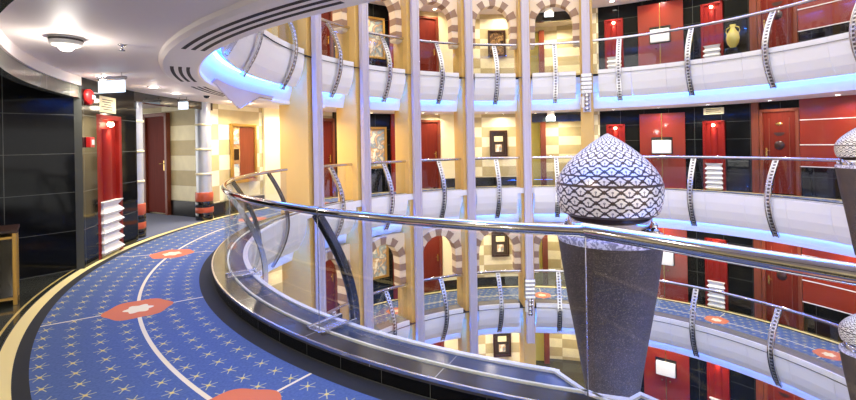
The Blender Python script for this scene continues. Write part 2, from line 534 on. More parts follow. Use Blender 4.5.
struct(ring_mesh(lambda a: outer(a, -.035), lambda a: outer(a, -.02), .105, .122).build('trim_10', 'plasticw'))
struct(ring_mesh(lambda a: outer(a, .122), lambda a: outer(a, .137), .10, .118).build('trim_11', 'steel'))
# white apron below the notch by the planter
b = MB(); b.grid([[P(a, inner(a), .1), P(a, inner(a)+.1, -.5)] for a in azs if a > 248.8], None, 0)
struct(b.build('trim_12', 'white'))

# ---------------------------------------------------------------- corridor walls
def wall(name, a0, a1, z0, z1, m, rho=WALL, th=.12):
    b = MB(); b.sweep(a0, a1, [(rho, z0), (rho, z1), (rho+th, z1), (rho+th, z0)], closed=True, uvr=rho)
    return struct(b.build(name, m))
for L in (-2, -1, 0, 1):
    z = L*F
    wall('wall_right', -60, 67.4, z, z+CEIL+.1, 'black')
    wall('wall_back', 67.4, 69.6, z, z+CEIL+.1, 'blocks')
    wall('wall_back', 84.0, 135 if L else 135, z, z+CEIL+.1, 'blocks')
    wall('wall_back', 135, 166.6 if L == 0 else 212, z, z+CEIL+.1, 'blocks')
    # lobby recess behind the fifth bay
    b = MB(); b.sweep(66, 88, [(8.6, z), (8.6, z+CEIL+.1)]); struct(b.build('wall_back', 'blocks'))
    b = MB()
    for a in (69.6, 84.0):
        b.face([P(a, WALL, z), P(a, 8.6, z), P(a, 8.6, z+CEIL), P(a, WALL, z+CEIL)], [(0, z), (1.8, z), (1.8, z+CEIL), (0, z+CEIL)])
    struct(b.build('wall_back', 'blocks'))
    b = MB(); b.sweep(69.6, 84, [(6.78, z+1.93), (6.78, z+CEIL), (6.9, z+CEIL), (6.9, z+1.93)], closed=True)
    struct(b.build('trim_13', 'blackgloss'))
    # black skirting along the stone walls
    for a0, a1 in ((84.0, 110), (120.8, 136.2), (141.8, 166.6 if L == 0 else 200)):
        b = MB(); b.sweep(a0, a1, [(6.77, z), (6.77, z+.27), (6.8, z+.28), (6.8, z)], closed=True)
        struct(b.build('baseboard_back', 'skirting'))
    # black marble piece behind the second bay, cream piece in the third
    b = MB(); b.sweep(119.5, 130.5, [(6.765, z), (6.765, z+CEIL), (6.8, z+CEIL), (6.8, z)], closed=True, uvr=6.8)
    struct(b.build('wall_back', 'black'))
    b = MB(); b.sweep(100.5, 107.9, [(6.77, z+.28), (6.77, z+CEIL), (6.8, z+CEIL), (6.8, z+.28)], closed=True)
    struct(b.build('wall_back', 'creamwall'))
    b = MB(); b.sweep(119.3, 121.3, [(6.70, z), (6.70, z+CEIL), (6.8, z+CEIL), (6.8, z)], closed=True)
    struct(b.build('trim_14', 'redlac'))
    # red lacquer wall with pale lines, on the right
    b = MB(); b.sweep(-6, 28.0, [(6.74, z+.68), (6.74, z+CEIL), (6.8, z+CEIL), (6.8, z+.68)], closed=True)
    struct(b.build('wall_right', 'redlac'))
    for h in (.67, 1.16, 1.72):
        b = MB(); b.sweep(-6, 28.0, [(6.728, z+h), (6.728, z+h+.018), (6.75, z+h+.018), (6.75, z+h)], closed=True)
        struct(b.build('trim_15', 'plasticw'))

# own side: black marble wall with the niche, the corner strip and the lift lobby behind it
wall('wall_left', 184.0, 196.4, 0, CEIL+.02, 'black', 6.76)
def flat_wall(name, p, q, z0, z1, m, th=.12, side=1):
    p = Vector(p); q = Vector(q); d = (q-p); ln = d.length; n = Vector((-d.y, d.x)).normalized()*th*side
    b = MB()
    c = [p, q, q+n, p+n]
    for i in range(4):
        a, e = c[i], c[(i+1) % 4]; l = (e-a).length
        b.face([(a.x, a.y, z0), (e.x, e.y, z0), (e.x, e.y, z1), (a.x, a.y, z1)], [(0, z0), (l, z0), (l, z1), (0, z1)])
    b.face([(v.x, v.y, z1) for v in c]); b.face([(v.x, v.y, z0) for v in c][::-1])
    return struct(b.build(name, m))
pc = P(196.4, 6.76, 0)
flat_wall('wall_left', (pc[0], pc[1]), (pc[0]-2.6, pc[1]-3.2), 0, CEIL+.02, 'black', .12, -1)
flat_wall('wall_front', (-6.9, 1.9), (-6.4, -5.2), 0, CEIL+.02, 'creamwall', .12, -1)
flat_wall('wall_front', (-6.4, -4.6), (5.5, -4.6), 0, CEIL+.02, 'creamwall', .12, -1)
# lintel that carries the ring of the wall across the lobby opening
b = MB(); b.sweep(196.4, 262, [(6.72, 1.96), (6.72, 2.10), (6.80, 2.10), (6.80, 1.96)], closed=True, uvr=6.8)
struct(b.build('trim_16', tile_mat('grey_green_marble', (96, 98, 88), (150, 150, 140), .62, 3, .005, .1)))
b = MB(); b.sweep(196.4, 262, [(6.70, 2.10), (6.70, 2.21), (6.97, 2.21), (6.97, 2.10)], closed=True)
struct(b.build('trim_22', 'ceil'))
# strip of lit marble on the corner
b = MB(); b.sweep(192.6, 196.5, [(6.70, 0), (6.70, CEIL), (6.78, CEIL), (6.78, 0)], closed=True)
struct(b.build('trim_17', 'black'))
# door alcove
A0 = Vector((-4.30, 8.74)); A1 = Vector((-6.5, 9.95))
flat_wall('wall_back', A1, A0, 0, CEIL+.02, 'blocks', .12, 1)
flat_wall('wall_left', P(184.0, 6.8, 0)[:2], P(184.0, 9.6, 0)[:2], 0, CEIL, 'black', .12, -1)
b = MB(); q = P(172, 6.79, 0)
b.face([P(183.6, 6.775, .004), P(167.2, 6.775, .004), (A0.x-.03, A0.y-.03, .004), (A1.x+.1, A1.y-.15, .004), P(182.9, 8.6, .004)])
tag(b.build('carpet', 'carpet2'), 'grey-blue carpet on the floor of the door alcove, behind the round columns', 'carpet')
dn = (A0-A1).normalized(); nn = Vector((dn.y, -dn.x))     # out of the alcove wall, towards the viewer
arz = math.atan2(dn.y, dn.x)

# ---------------------------------------------------------------- pilasters, poles, arches
for i, c in enumerate(PIL):
    b = MB(); hw = 1.75
    b.sweep(c-hw, c+hw, [(4.985, -7.0), (4.985, 8.0), (5.62, 8.0), (5.62, -7.0)], closed=True, step=2)
    struct(b.build('pilaster', 'cream'), '%s cream pilaster from the left, rising through every balcony' % ('first', 'second', 'third', 'fourth', 'fifth', 'sixth')[i], 'pilaster')

ORD = ('leftmost', 'second', 'third', 'fourth', 'fifth', 'sixth')
for i, c in enumerate(PIL):
    z0, z1 = -7, 8
    if i == 4: z0 = -3.95
    if i == 5: z0 = 2.08
    lab = ('leftmost lilac-grey metal pole, standing before the widest cream pilaster', 'second lilac-grey metal pole counted from the left', 'third lilac-grey metal pole counted from the left',
           'fourth lilac-grey metal pole counted from the left', 'fifth lilac-grey pole, with a steel clamp low down at the lower balcony', 'short lilac-grey pole that ends in a steel clamp above the silver dome')[i]
    t = empty('atrium_pole', P(c, 4.86, z0), rad(c-90), lab, 'pole', 'metal poles in front of the pilasters')
    H = z1-z0
    b = MB(); b.box((0, 0, H/2), (.10, .07, H)); b.build('core', 'pole', t)
    b = MB()
    for sx in (-1, 1): b.box((sx*.075, 0, H/2), (.05, .11, H))
    b.build('fin', 'pole', t, bevel=.008)
    if i in (4, 5):
        base = (.42 if i == 5 else 1.13)
        b = MB()
        for k in range(5): b.box((0, -.01, base+.1+k*.105), (.27, .16, .085))
        b.build('clamp', 'steel', t, bevel=.01)
        b = MB(); b.tube([(0, -.02, base-.40), (0, -.02, base+.1)], .055, 14)
        for k in range(4): b.lathe([(.0, base-.34+k*.11-.03), (.08, base-.34+k*.11-.03), (.08, base-.34+k*.11+.03), (0, base-.34+k*.11+.03)], 14, c=(0, -.02))
        b.build('end_fitting', 'chrome', t)
        b = MB(); b.tube([(-.085, -.01, base-.30), (-.085, -.01, base-.02)], .05, 12); b.build('cap', 'plasticw', t)

def arch(cz, z, label):
    rf, rb = 5.225, 5.5
    def Q(s, h, rho): return P(cz - math.degrees(s/5.2), rho, z+h)
    a0, b0, a1, b1, zs, zb = .49, .57, .68, .75, 1.42, .92
    inn = []; out = []
    nv = 3
    for k in range(nv): inn.append((-a0, zb+(zs-zb)*k/nv)); out.append((-a1, zb+(zs-zb)*k/nv))
    na = 11
    for k in range(na+1):
        t = pi - pi*k/na
        inn.append((a0*math.cos(t), zs+b0*math.sin(t)**.92)); out.append((a1*math.cos(t), zs+b1*math.sin(t)**.92))
    for k in range(nv-1, -1, -1): inn.append((a0, zb+(zs-zb)*k/nv)); out.append((a1, zb+(zs-zb)*k/nv))
    t = empty('striped_arch', P(cz, 5.2, z+.85), 0, label, 'arch', 'striped arches between the pilasters')
    t0 = Vector(t.location)
    b = MB()
    for k in range(len(inn)-1):
        i0, i1, o0, o1 = inn[k], inn[k+1], out[k], out[k+1]
        mi = (k+1) % 2; pr = .012 if mi else 0
        q = lambda p, r_: Vector(Q(p[0], p[1], r_))-t0
        b.face([q(i0, rf-pr), q(i1, rf-pr), q(o1, rf-pr), q(o0, rf-pr)], mi=mi)
        b.face([q(i0, rb), q(i1, rb), q(i1, rf-pr), q(i0, rf-pr)], mi=mi)
        b.face([q(i0, rb), q(o0, rb), q(o1, rb), q(i1, rb)], mi=mi)
        b.face([q(o0, rf-pr), q(o1, rf-pr), q(o1, rb), q(o0, rb)], mi=mi)
    b.build('voussoirs', ['arch_light', 'arch_dark'], t)
    b = MB()
    for k in range(len(out)-1):
        o0, o1 = out[k], out[k+1]
        if abs(o0[0]-o1[0]) < 1e-6: continue
        q = lambda s, h, r_: Vector(Q(s, h, r_))-t0
        for r_ in (5.26, 5.46): b.face([q(o0[0], o0[1], r_), q(o1[0], o1[1], r_), q(o1[0], 2.19, r_), q(o0[0], 2.19, r_)])
    b.build('spandrel', 'arch_light', t)
    for sgn in (-1, 1):
        b = MB(); rows = []
        for (dz, ins) in ((0, 0), (-.05, .0), (-.085, .03), (-.10, .08)):
            s0, s1 = sgn*(a0+ins*.6), sgn*(a1-ins*.2)
            rows.append([Vector(Q(s0, zb+dz, rf-.02+ins))-t0, Vector(Q(s1, zb+dz, rf-.02+ins))-t0, Vector(Q(s1, zb+dz, rb-ins))-t0, Vector(Q(s0, zb+dz, rb-ins))-t0])
        b.grid(rows, closed=True, smooth=False); b.face(rows[0]); b.face(rows[-1])
        b.build('corbel', 'arch_light', t)
for L in (1, -1):
    for n_, c in BAY:
        arch(c, L*F, 'brown and cream striped arch over the %s bay of the %s' % (n_, LV[L]))

# ---------------------------------------------------------------- railings
def bez(p, n):
    out = []
    for i in range(n+1):
        t = i/n; k = len(p)-1
        out.append(tuple(sum(math.comb(k, j)*(1-t)**(k-j)*t**j*p[j][d] for j in range(k+1)) for d in range(2)))
    return out
BCURVE = bez([(0, .88), (-.42, .26), (-.42, -.10), (-.04, -.68)], 22)    # (radial offset from the rail, height)
def baluster_mesh():
    b = MB()
    for sy in (-1, 1):
        rows = []
        for i, (dx, h) in enumerate(BCURVE):
            j0, j1 = BCURVE[max(i-1, 0)], BCURVE[min(i+1, len(BCURVE)-1)]
            tx, tz = j1[0]-j0[0], j1[1]-j0[1]; l = math.hypot(tx, tz); nx, nz = tz/l, -tx/l
            w = .022
            y0, y1 = sy*.045-.012, sy*.045+.012
            rows.append([(dx-nx*w, y0, h-nz*w), (dx+nx*w, y0, h+nz*w), (dx+nx*w, y1, h+nz*w), (dx-nx*w, y1, h-nz*w)])
        b.grid(rows, closed=True, smooth=False); b.face(rows[0]); b.face(rows[-1])
    o = b.build('baluster', 'steel')
    b = MB(); rows = []; rowb = []; uvs = []; l = 0
    for i, (dx, h) in enumerate(BCURVE):
        if i: l += math.dist(BCURVE[i], BCURVE[i-1])
        rows.append([(dx, -.034, h), (dx, .034, h)]); rowb.append([(dx-.008, -.034, h), (dx-.008, .034, h)]); uvs.append([(0, l), (1, l)])
    b.grid(rows, uvs); b.grid(rowb, uvs)
    r = b.build('inlay_strip', 'inlay', o)
    return o, r
BAL, RUNG = baluster_mesh()
first_bal = [True]
def add_baluster(root, az, z, scale=1):
    loc = Vector(P(az, R, z))
    if first_bal[0]: o, r = BAL, RUNG; first_bal[0] = False
    else:
        o = BAL.copy(); COL.objects.link(o); r = RUNG.copy(); COL.objects.link(r); r.parent = o
    o.parent = root
    mw = Matrix.Translation(loc) @ Matrix.Rotation(rad(az), 4, 'Z')
    rm = Matrix.Translation(root.location) @ Matrix.Rotation(root.rotation_euler.z, 4, 'Z')
    o.matrix_local = rm.inverted() @ mw
    return o
def railing(a0, a1, z, bals, panels, label, extra=None, group='balcony railings'):
    """a handrail with its glass and curved chrome balusters"""
    am = (a0+a1)/2
    t = empty('balcony_railing', P(am, R, z+.1), 0, label, 'railing', group)
    t0 = Vector(t.location)
    b = MB(); n = max(3, int(abs(a1-a0)/1.5))
    pts = [Vector(P(a0+(a1-a0)*k/n, R, z+.915))-t0 for k in range(n+1)]
    b.tube(pts, .034, 14)
    b.build('handrail', 'chrome', t)
    for p0, p1 in panels:
        b = MB(); b.sweep(p0, p1, [(R-.006, z+.115), (R-.006, z+.87), (R+.006, z+.87), (R+.006, z+.115)], closed=True)
        o = b.build('glass_panel', 'glass', t); o.location = -t0
    for c in bals: add_baluster(t, c, z)
    return t
for L in (-1, 0, 1):
    z = L*F
    for n_, c in BAY:
        railing(c-7.3, c+7.3, z, [c], [(c-7.1, c-.5), (c+.5, c+7.1)], 'chrome railing with curved baluster across the %s bay of the %s' % (n_, LV[L]))
    bl = [61.2, 43.2, 25.2, 7.2, -10.8, -28.8, -46.8]
    edges = [68.2] + bl
    pn = [(edges[i+1]+.4, edges[i]-.4) for i in range(len(edges)-1)]
    railing(68.4, -48, z, bl, pn, 'long chrome and glass railing on the right of the %s, before the red doors' % LV[L])
    if L == 1:
        bl = [169.3, 187.3, 205.3, 223.3, 241.3, 259.3, 277.3]
        pn = [(162.2, 168.9)] + [(bl[i]+.4, bl[i+1]-.4) for i in range(len(bl)-1)]
        railing(162, 280, z, bl, pn, 'chrome railing of the top balcony curving over the near corridor')
    if L == -1:
        bl = [169.3, 187.3, 205.3]
        pn = [(162.2, 168.9)] + [(bl[i]+.4, bl[i+1]-.4) for i in range(len(bl)-1)]
        railing(162, 224, z, bl, pn, 'chrome railing of the lower balcony left of the first pilaster')
# the near railing beside the camera: curved, then straight past the planter
t = empty('balcony_railing', P(205, R, .1), 0, 'near chrome handrail with clear glass sweeping along the blue carpet', 'railing', 'balcony railings')
t0 = Vector(t.location)
b = MB(); n = 70
b.tube([Vector(P(167.3+(JOINT-167.3)*k/n, R, .927))-t0 for k in range(n+1)], .0285, 20)
b.build('handrail', 'chrome', t)
b = MB(); b.tube([Vector(line_pt(-.02, 0, .932))-t0, Vector(line_pt(1.0, 0, .93))-t0, Vector(line_pt(2.2, 0, .927))-t0], .036, 24)
b.build('handrail', 'chrome', t)
for a in (JOINT, 231.5, 212, 192.5):
    b = MB()
    p0, p1 = Vector(P(a-.35, R, .927))-t0, Vector(P(a+.35, R, .927))-t0
    b.tube([p0, p1], .033, 20); b.build('collar', 'chrome', t)
GE = [167.3, 174.3, 193, 212, 231.5, JOINT]
for p0, p1 in zip(GE[:-1], GE[1:]):
    b = MB(); b.sweep(p0+.12, p1-.12, [(R-.006, .11), (R-.006, .885), (R+.006, .885), (R+.006, .11)], closed=True)
    o = b.build('glass_panel', 'glass', t); o.location = -t0
b = MB()
for off in (-.006, .006): b.face([Vector(line_pt(.03, off, .11))-t0, Vector(line_pt(2.1, off, .11))-t0, Vector(line_pt(2.1, off, .885))-t0, Vector(line_pt(.03, off, .885))-t0])
b.build('glass_panel', 'glass', t)
for a in (231.5, 212, 192.5, 174.3):
    o = add_baluster(t, a, .02); o.scale.y = .6
    o.material_slots[0].link = 'OBJECT'; o.material_slots[0].material = M['gunmetal']
    ms = o.children[0].material_slots[0]; ms.link = 'OBJECT'; ms.material = M['gunmetal']
for a in (231.5, 212, JOINT-.1):        # slim clamp posts at the glass joints and plates on the ledge
    b = MB(); q = Vector(P(a, R, 0))-t0
    b.tube([q+Vector((0, 0, .11)), q+Vector((0, 0, .90))], .0035, 8); b.build('joint_post', 'steel', t)
    if a > 240: continue
    b = MB(); m = Matrix.Translation(Vector(P(a, R-.11, .125))-t0) @ Matrix.Rotation(rad(a), 4, 'Z')
    for sy in (-1, 1): b.box((0, sy*.075, 0), (.30, .028, .03), m=m)
    b.box((-.0, 0, -.01), (.26, .12, .008), m=m)
    b.build('ledge_plate', 'steel', t, bevel=.004)

# ---------------------------------------------------------------- pointed apron under the cove at the upper left
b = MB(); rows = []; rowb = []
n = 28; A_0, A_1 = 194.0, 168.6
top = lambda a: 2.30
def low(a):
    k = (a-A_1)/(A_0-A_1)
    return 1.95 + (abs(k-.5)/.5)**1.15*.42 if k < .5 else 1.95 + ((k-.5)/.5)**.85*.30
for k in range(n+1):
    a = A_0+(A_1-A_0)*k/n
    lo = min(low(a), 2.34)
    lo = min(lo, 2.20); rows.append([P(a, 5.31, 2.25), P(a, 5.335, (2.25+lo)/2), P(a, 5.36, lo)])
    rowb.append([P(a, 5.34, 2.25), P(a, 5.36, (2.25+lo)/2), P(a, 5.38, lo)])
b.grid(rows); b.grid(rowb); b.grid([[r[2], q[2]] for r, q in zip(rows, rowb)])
o = tag(b.build('pointed_apron', 'lavender'), 'pale pointed apron, lavender from painted cove glow, hanging under the top balcony at the upper left', 'apron')
b = MB(); pts = [r[2] for r in rows[n//2-1:]]
b.tube([Vector(p) for p in pts], .012, 8); b.build('edge_strip', 'steel', o)

# ---------------------------------------------------------------- dome planters
def planter(az, rho, z, label, first=None):
    loc = P(az, rho, z)
    if first is not None: return copy_tree(first, loc, rad(az-90), label)
    t = empty('dome_planter', loc, rad(az-90), label, 'planter', 'pierced silver dome planters')
    b = MB()
    prof = [(.01, -.62), (.09, -.62), (.12, -.45), (.155, -.2), (.205, .1), (.258, .4), (.308, .76), (.312, .785), (.304, .80), (0, .80)]
    b.lathe(prof, 48); b.build('pedestal', 'granite', t)
    b = MB(); b.lathe([(.0, .803), (.298, .803), (.308, .80), (.315, .785), (.310, .755)], 48); b.build('rim', 'crushed', t)
    b = MB(); b.lathe([(.245, .80), (.245, .918), (.235, .918), (.235, .80)], 48); b.build('collar', 'chrome', t)
    for k in range(8):
        a = 2*pi*(k+.35)/8
        b = MB(); b.lathe([(.0, -.028)]+[(.028*math.sin(q*pi/8), -.028*math.cos(q*pi/8)) for q in range(1, 8)]+[(0, .028)], 12)
        b.build('ball', 'chrome', t, loc=(.272*math.cos(a), .272*math.sin(a), .832))
    pr = [(.235, .918), (.268, .918), (.284, .93), (.299, .965), (.309, 1.005), (.314, 1.055), (.311, 1.10), (.298, 1.145), (.272, 1.19), (.237, 1.235), (.196, 1.275), (.150, 1.315), (.105, 1.350), (.062, 1.380), (.028, 1.401), (.008, 1.413), (.0, 1.416)]
    pp_ = []
    for i in range(len(pr)-1):
        for q in range(3):
            f = q/3; pp_.append(tuple(pr[i][d]*(1-f)+pr[i+1][d]*f for d in (0, 1)))
    pp_.append(pr[-1])
    ln = [0]
    for i in range(1, len(pp_)): ln.append(ln[-1]+math.dist(pp_[i], pp_[i-1]))
    b = MB(); b.lathe(pp_, 80, uv=(22, [max(0, (l-.05))/.062 for l in ln])); b.build('dome', 'filigree', t)
    b = MB(); b.box((0, .26, -.48), (.10, .42, .07)); b.build('bracket', 'steel', t, bevel=.01)
    return t
pl = planter(252.67, 4.49, 0, 'large silver filigree dome on a dark granite pedestal beside the near handrail')
planter(0.2, 4.33, .10, 'small silver dome planter cut by the right edge, at the middle balcony', pl)
planter(0.0, 4.33, -F+.24, 'small silver dome planter cut by the right edge, at the lower balcony', pl)

# ---------------------------------------------------------------- things on the corridor walls
def box_part(name, c, d, m, parent, bevel=.006):
    b = MB(); b.box(c, d); return b.build(name, m, parent, bevel=bevel)
def spot(parent, loc, energy, color, size=1.2, blend=.6, rot=(0, 0, 0), radius=.03):
    l = bpy.data.lights.new('lamp_or_fill_light', 'SPOT'); l.energy = energy; l.color = color; l.spot_size = size; l.spot_blend = blend
    l.shadow_soft_size = radius
    o = bpy.data.objects.new('lamp_or_fill_light', l); COL.objects.link(o); o.parent = parent; o.location = loc; o.rotation_euler = rot
    return o
WARM = (1, .85, .64); NEUT = (1, .91, .80)

def niche(az, z, label, first=None, rho=WALL):
    t = on_wall('wall_niche', az, z, label, 'niche', 'lit red wall niches', rho)
    W, H = .50, 1.60
    box_part('back_panel', (0, -.015, H/2+.2), (W-.08, .02, H), 'redniche', t)
    for sx in (-1, 1): box_part('side_frame', (sx*(W/2-.03), -.035, H/2+.1), (.06, .07, H+.2), 'redniche', t)
    box_part('top_frame', (0, -.035, H+.17), (W, .07, .06), 'redniche', t)
    b = MB(); rows = []
    for k in range(9):
        a = pi*k/8; rows.append([(-.085*math.cos(a), -.02-.045*math.sin(a), .72), (-.085*math.cos(a), -.02-.045*math.sin(a), H+.02)])
    b.grid(rows); b.build('half_column', 'redniche', t)
    # folded white plinth
    b = MB(); pr = []
    for k in range(6):
        pr += [(.155, .02+k*.122), (.205, .02+k*.122+.05)]
    pr = pr[:-1]+[(.20, .70)]
    ring = lambda w, h: [(-w, -.02, h), (-w, -.05-(w-.14), h), (w, -.05-(w-.14), h), (w, -.02, h)]
    rows = [ring(w, h) for w, h in pr]
    b.grid(rows, closed=True, smooth=False); b.face(rows[0]); b.face(rows[-1])
    b.build('folded_plinth', 'plasticw', t)
    b = MB(); b.lathe([(0, -.03), (.03, -.02), (.036, 0), (.03, .03), (0, .03)], 14); b.build('lamp', 'lampw', t, loc=(0, -.08, H+.08))
    spot(t, (0, -.10, H+.03), 9, (1, .82, .6), 1.9, .7)
    return t
def paneldoor(name, az, z, label, w=.78, h=2.0, rho=WALL, rot=None, loc=None, plain=False):
    o = bpy.data.objects.new(name, None); COL.objects.link(o)
    o.location = loc or P(az, rho, z); o.rotation_euler = (0, 0, rot if rot is not None else rad(az-90))
    o['kind'] = 'structure'; o['label'] = label; o['category'] = 'door'
    box_part('door_leaf', (0, -.025, h/2), (w-.1, .05, h-.06), 'wood', o)
    for sx in (-1, 1): box_part('door_frame', (sx*(w/2-.03), -.045, h/2), (.07, .09, h), 'woodframe', o)
    box_part('door_frame', (0, -.045, h-.02), (w, .09, .07), 'woodframe', o)
    hs = -1 if not plain else 1
    b = MB(); b.box((hs*(w/2-.13), -.056, 1.0), (.035, .012, .20)); b.tube([(hs*(w/2-.13), -.06, 1.04), (hs*(w/2-.13), -.10, 1.04), (hs*(w/2-.22), -.10, 1.035)], .009, 8)
    b.build('door_handle', 'brass', o)
    if not plain:
        b = MB(); b.lathe([(0, 0), (.07, 0), (.07, .008), (0, .008)], 20)
        for v in range(len(b.v)): x, y, q = b.v[v]; b.v[v] = (x*1.1, -.05-q, y*.55)
        b.build('number_plate', 'brass', o, loc=(0, 0, 1.66))
        b = MB(); n = 14
        b.face([(.11*math.cos(pi+pi*k/n), -.056, .085*math.sin(pi+pi*k/n)) for k in range(n+1)]); b.build('bowl_ornament', 'darkwood', o, loc=(0, 0, 1.46))
        b = MB(); b.lathe([(0, 0), (.105, 0), (.1, .012), (0, .014)], 24)
        for v in range(len(b.v)): x, y, q = b.v[v]; b.v[v] = (x, -.05-q, y)
        b.build('round_ornament', 'darkwood', o, loc=(0, 0, 1.16))
        for sx in (-1, 1):
            b = MB(); b.box((sx*.2, -.052, 1.0), (.012, .012, 1.6)); b.build('moulding', 'woodframe', o)
    return o
dcount = [0]
def dname(): dcount[0] += 1; return 'door_%d' % dcount[0]
def picture(az, z, w, h, canvas, frame, label, rho=WALL-.02, group='framed pictures', matte=True):
    t = on_wall('framed_picture', az, z, label, 'picture', group, rho)
    b = MB()
    for c, d in (((0, -.03, h/2-.03), (w, .05, .06)), ((0, -.03, -h/2+.03), (w, .05, .06)), ((-w/2+.03, -.03, 0), (.06, .05, h-.12)), ((w/2-.03, -.03, 0), (.06, .05, h-.12))): b.box(c, d)
    b.build('frame', frame, t, bevel=.006)
    box_part('canvas', (0, -.012, 0), (w-.1, .016, h-.1), canvas, t, 0)
    return t
for L in (-2, -1, 0, 1):
    z = L*F; lv = LV[L]
    niche(63.8, z, 'lit red niche with white folded plinth left of the red double doors, %s' % lv)
    niche(43.2, z, 'lit red niche with white folded plinth right of the red double doors, %s' % lv)
    # red double doors with the white sign box across the seam
    o = bpy.data.objects.new(dname(), None); COL.objects.link(o); o.location = P(53.6, WALL-.03, z); o.rotation_euler = (0, 0, rad(53.6-90))
    o['kind'] = 'structure'; o['label'] = 'red lacquered double doors on the %s' % lv; o['category'] = 'door'
    for sx in (-1, 1):
        box_part('door_leaf', (sx*.285, -.03, 1.03), (.555, .05, 2.06), 'redlac', o)
        b = MB(); b.lathe([(0, 0), (.022, 0), (.022, .03), (0, .04)], 14)
        for v in range(len(b.v)): x, y, q = b.v[v]; b.v[v] = (x, -.055-q, y)
        b.build('door_knob', 'brass', o, loc=(sx*.10, 0, .80))
    box_part('seam_strip', (0, -.05, 1.03), (.02, .06, 2.06), 'brass', o)
    s = on_wall('sign_box', 53.6, z+1.14, 'white sign box fixed across the red double doors, %s' % lv, 'sign', 'white sign boxes on the red doors', WALL-.08)
    box_part('panel', (0, -.06, 0), (.47, .10, .36), 'plasticw', s, .012)
    box_part('backing', (0, -.012, .03), (.52, .03, .46), 'blackgloss', s, .004)
    s = on_wall('sign_plaque', 43.2, z+2.05, 'pale sign plaque above the right-hand red niche, %s' % lv, 'sign', 'pale plaques over the niches', WALL-.005)
    box_part('plate', (0, -.012, 0), (.46, .022, .17), 'signcream', s, .004)
    b = MB()
    for r_ in range(3): b.box((-.03*(r_ % 2), -.0245, .045-.045*r_), (.34-.05*(r_ % 2), .002, .014))
    b.build('lettering', 'ink', s)
    paneldoor(dname(), 31.4, z, 'dark red carved cabin door right of the niche, %s' % lv)
    b = MB(); b.sweep(34.9, 36.2, [(6.74, z), (6.74, z+CEIL), (6.8, z+CEIL), (6.8, z)], closed=True); struct(b.build('trim_18', 'woodframe'))
    # behind the bays
    paneldoor(dname(), 139.5, z, 'dark red door seen through the first bay of the %s' % lv, .74, 2.02, plain=True)
    b = MB(); b.sweep(135.2, 136.4, [(6.74, z), (6.74, z+CEIL), (6.8, z+CEIL), (6.8, z)], closed=True); struct(b.build('trim_19', 'bronze'))
    paneldoor(dname(), 111.3, z, 'dark red door seen through the third bay of the %s' % lv, .74, 2.02, plain=True)
    picture(125.6, z+1.25, .72, 1.15, 'paint1', 'gold', 'large pale painting in gilt frame on black wall, second bay of the %s' % lv, WALL-.04)
    PIC = picture(92.6, z+1.30, .54, .80, 'paint3' if L < 1 else 'paint2', 'darkwood', 'dark framed picture on the striped stone wall, fourth bay of the %s' % lv, WALL-.02)
    if L < 1:
        for dz, w_, h_ in ((.14, .26, .16), (-.14, .20, .22)):
            box_part('print', (0, -.024, dz), (w_, .008, h_), 'signcream' if dz > 0 else 'paint1', PIC, 0)
    # recess of the fifth bay: lit side wall, brown post, exit sign
    b = MB(); b.sweep(80.8, 83.9, [(8.40, z), (8.40, z+1.95), (8.5, z+1.95), (8.5, z)], closed=True); struct(b.build('wall_back', 'olive'))
    b = MB(); b.sweep(79.6, 80.8, [(8.2, z), (8.2, z+2.0), (8.4, z+2.0), (8.4, z)], closed=True); struct(b.build('trim_20', 'woodframe'))
    e = on_wall('exit_sign', 79.5, z+2.0, 'small lit white exit sign hanging in the fifth bay, %s' % lv, 'sign', 'lit exit signs', 6.3)
    box_part('lit_panel', (0, 0, 0), (.26, .03, .13), 'exitw', e, .004); box_part('hanger', (0, 0, .135), (.2, .02, .14), 'plasticw', e, .002)
# extras on the top balcony
v = on_wall('vase', 38.6, F, 'amber glass amphora on a dark plinth before the black wall, top balcony', 'vase', None, 6.5)
b = MB(); b.box((0, 0, .25), (.26, .26, .5)); b.build('plinth', 'blackgloss', v, bevel=.008)
b = MB(); b.lathe([(0, .5), (.06, .5), (.065, .53), (.12, .62), (.145, .74), (.13, .86), (.07, .95), (.045, 1.02), (.07, 1.08), (.06, 1.08), (.035, 1.02)], 28); b.build('body', 'vaseglass', v)
for sx in (-1, 1):
    b = MB(); b.tube([(sx*.05, 0, 1.04), (sx*.13, 0, 1.0), (sx*.15, 0, .92), (sx*.125, 0, .86)], .012, 8); b.build('handle', 'vaseglass', v)

# ---- the near corridor, left side
niche(190.6, 0, 'tall red lit niche with white zigzag plinth in the near black wall', rho=6.76).scale.x = 1.28
s = on_wall('sign_plaque', 190.2, 1.94, 'cream text plaque above the near red niche', 'sign', None, 6.755)
box_part('plate', (0, -.014, 0), (.42, .026, .21), 'signcream', s, .004)
b = MB()
for r_ in range(5): b.box((-.02*(r_ % 2)-.01, -.029, .062-.031*r_), (.27-.05*(r_ % 3), .002, .010))
b.build('lettering', 'ink', s)
s = on_wall('fire_bell', 195.4, 1.98, 'round red fire alarm bell high on the near corner strip', 'alarm', None, 6.70)
b = MB(); b.lathe([(0, .075), (.03, .07), (.045, .06), (.085, .05), (.095, .035), (.095, .0), (0, 0)], 28)
for k in range(len(b.v)): x, y, q = b.v[k]; b.v[k] = (x, -q, y)
b.build('gong', 'redplastic', s)
box_part('base', (0, -.012, 0), (.12, .03, .12), 'redplastic', s, .004)
b = MB()
for i_ in range(3): b.box((-.035+.035*i_, -.076, 0), (.016, .004, .05))
b.build('lettering', 'plasticw', s)
s = on_wall('call_point', 195.2, 1.45, 'small red fire call point on the near corner strip under the bell', 'alarm', None, 6.70)
box_part('case', (0, -.02, 0), (.11, .05, .12), 'redplastic', s); box_part('glass_window', (.005, -.047, 0), (.06, .006, .06), 'plasticw', s, .002)
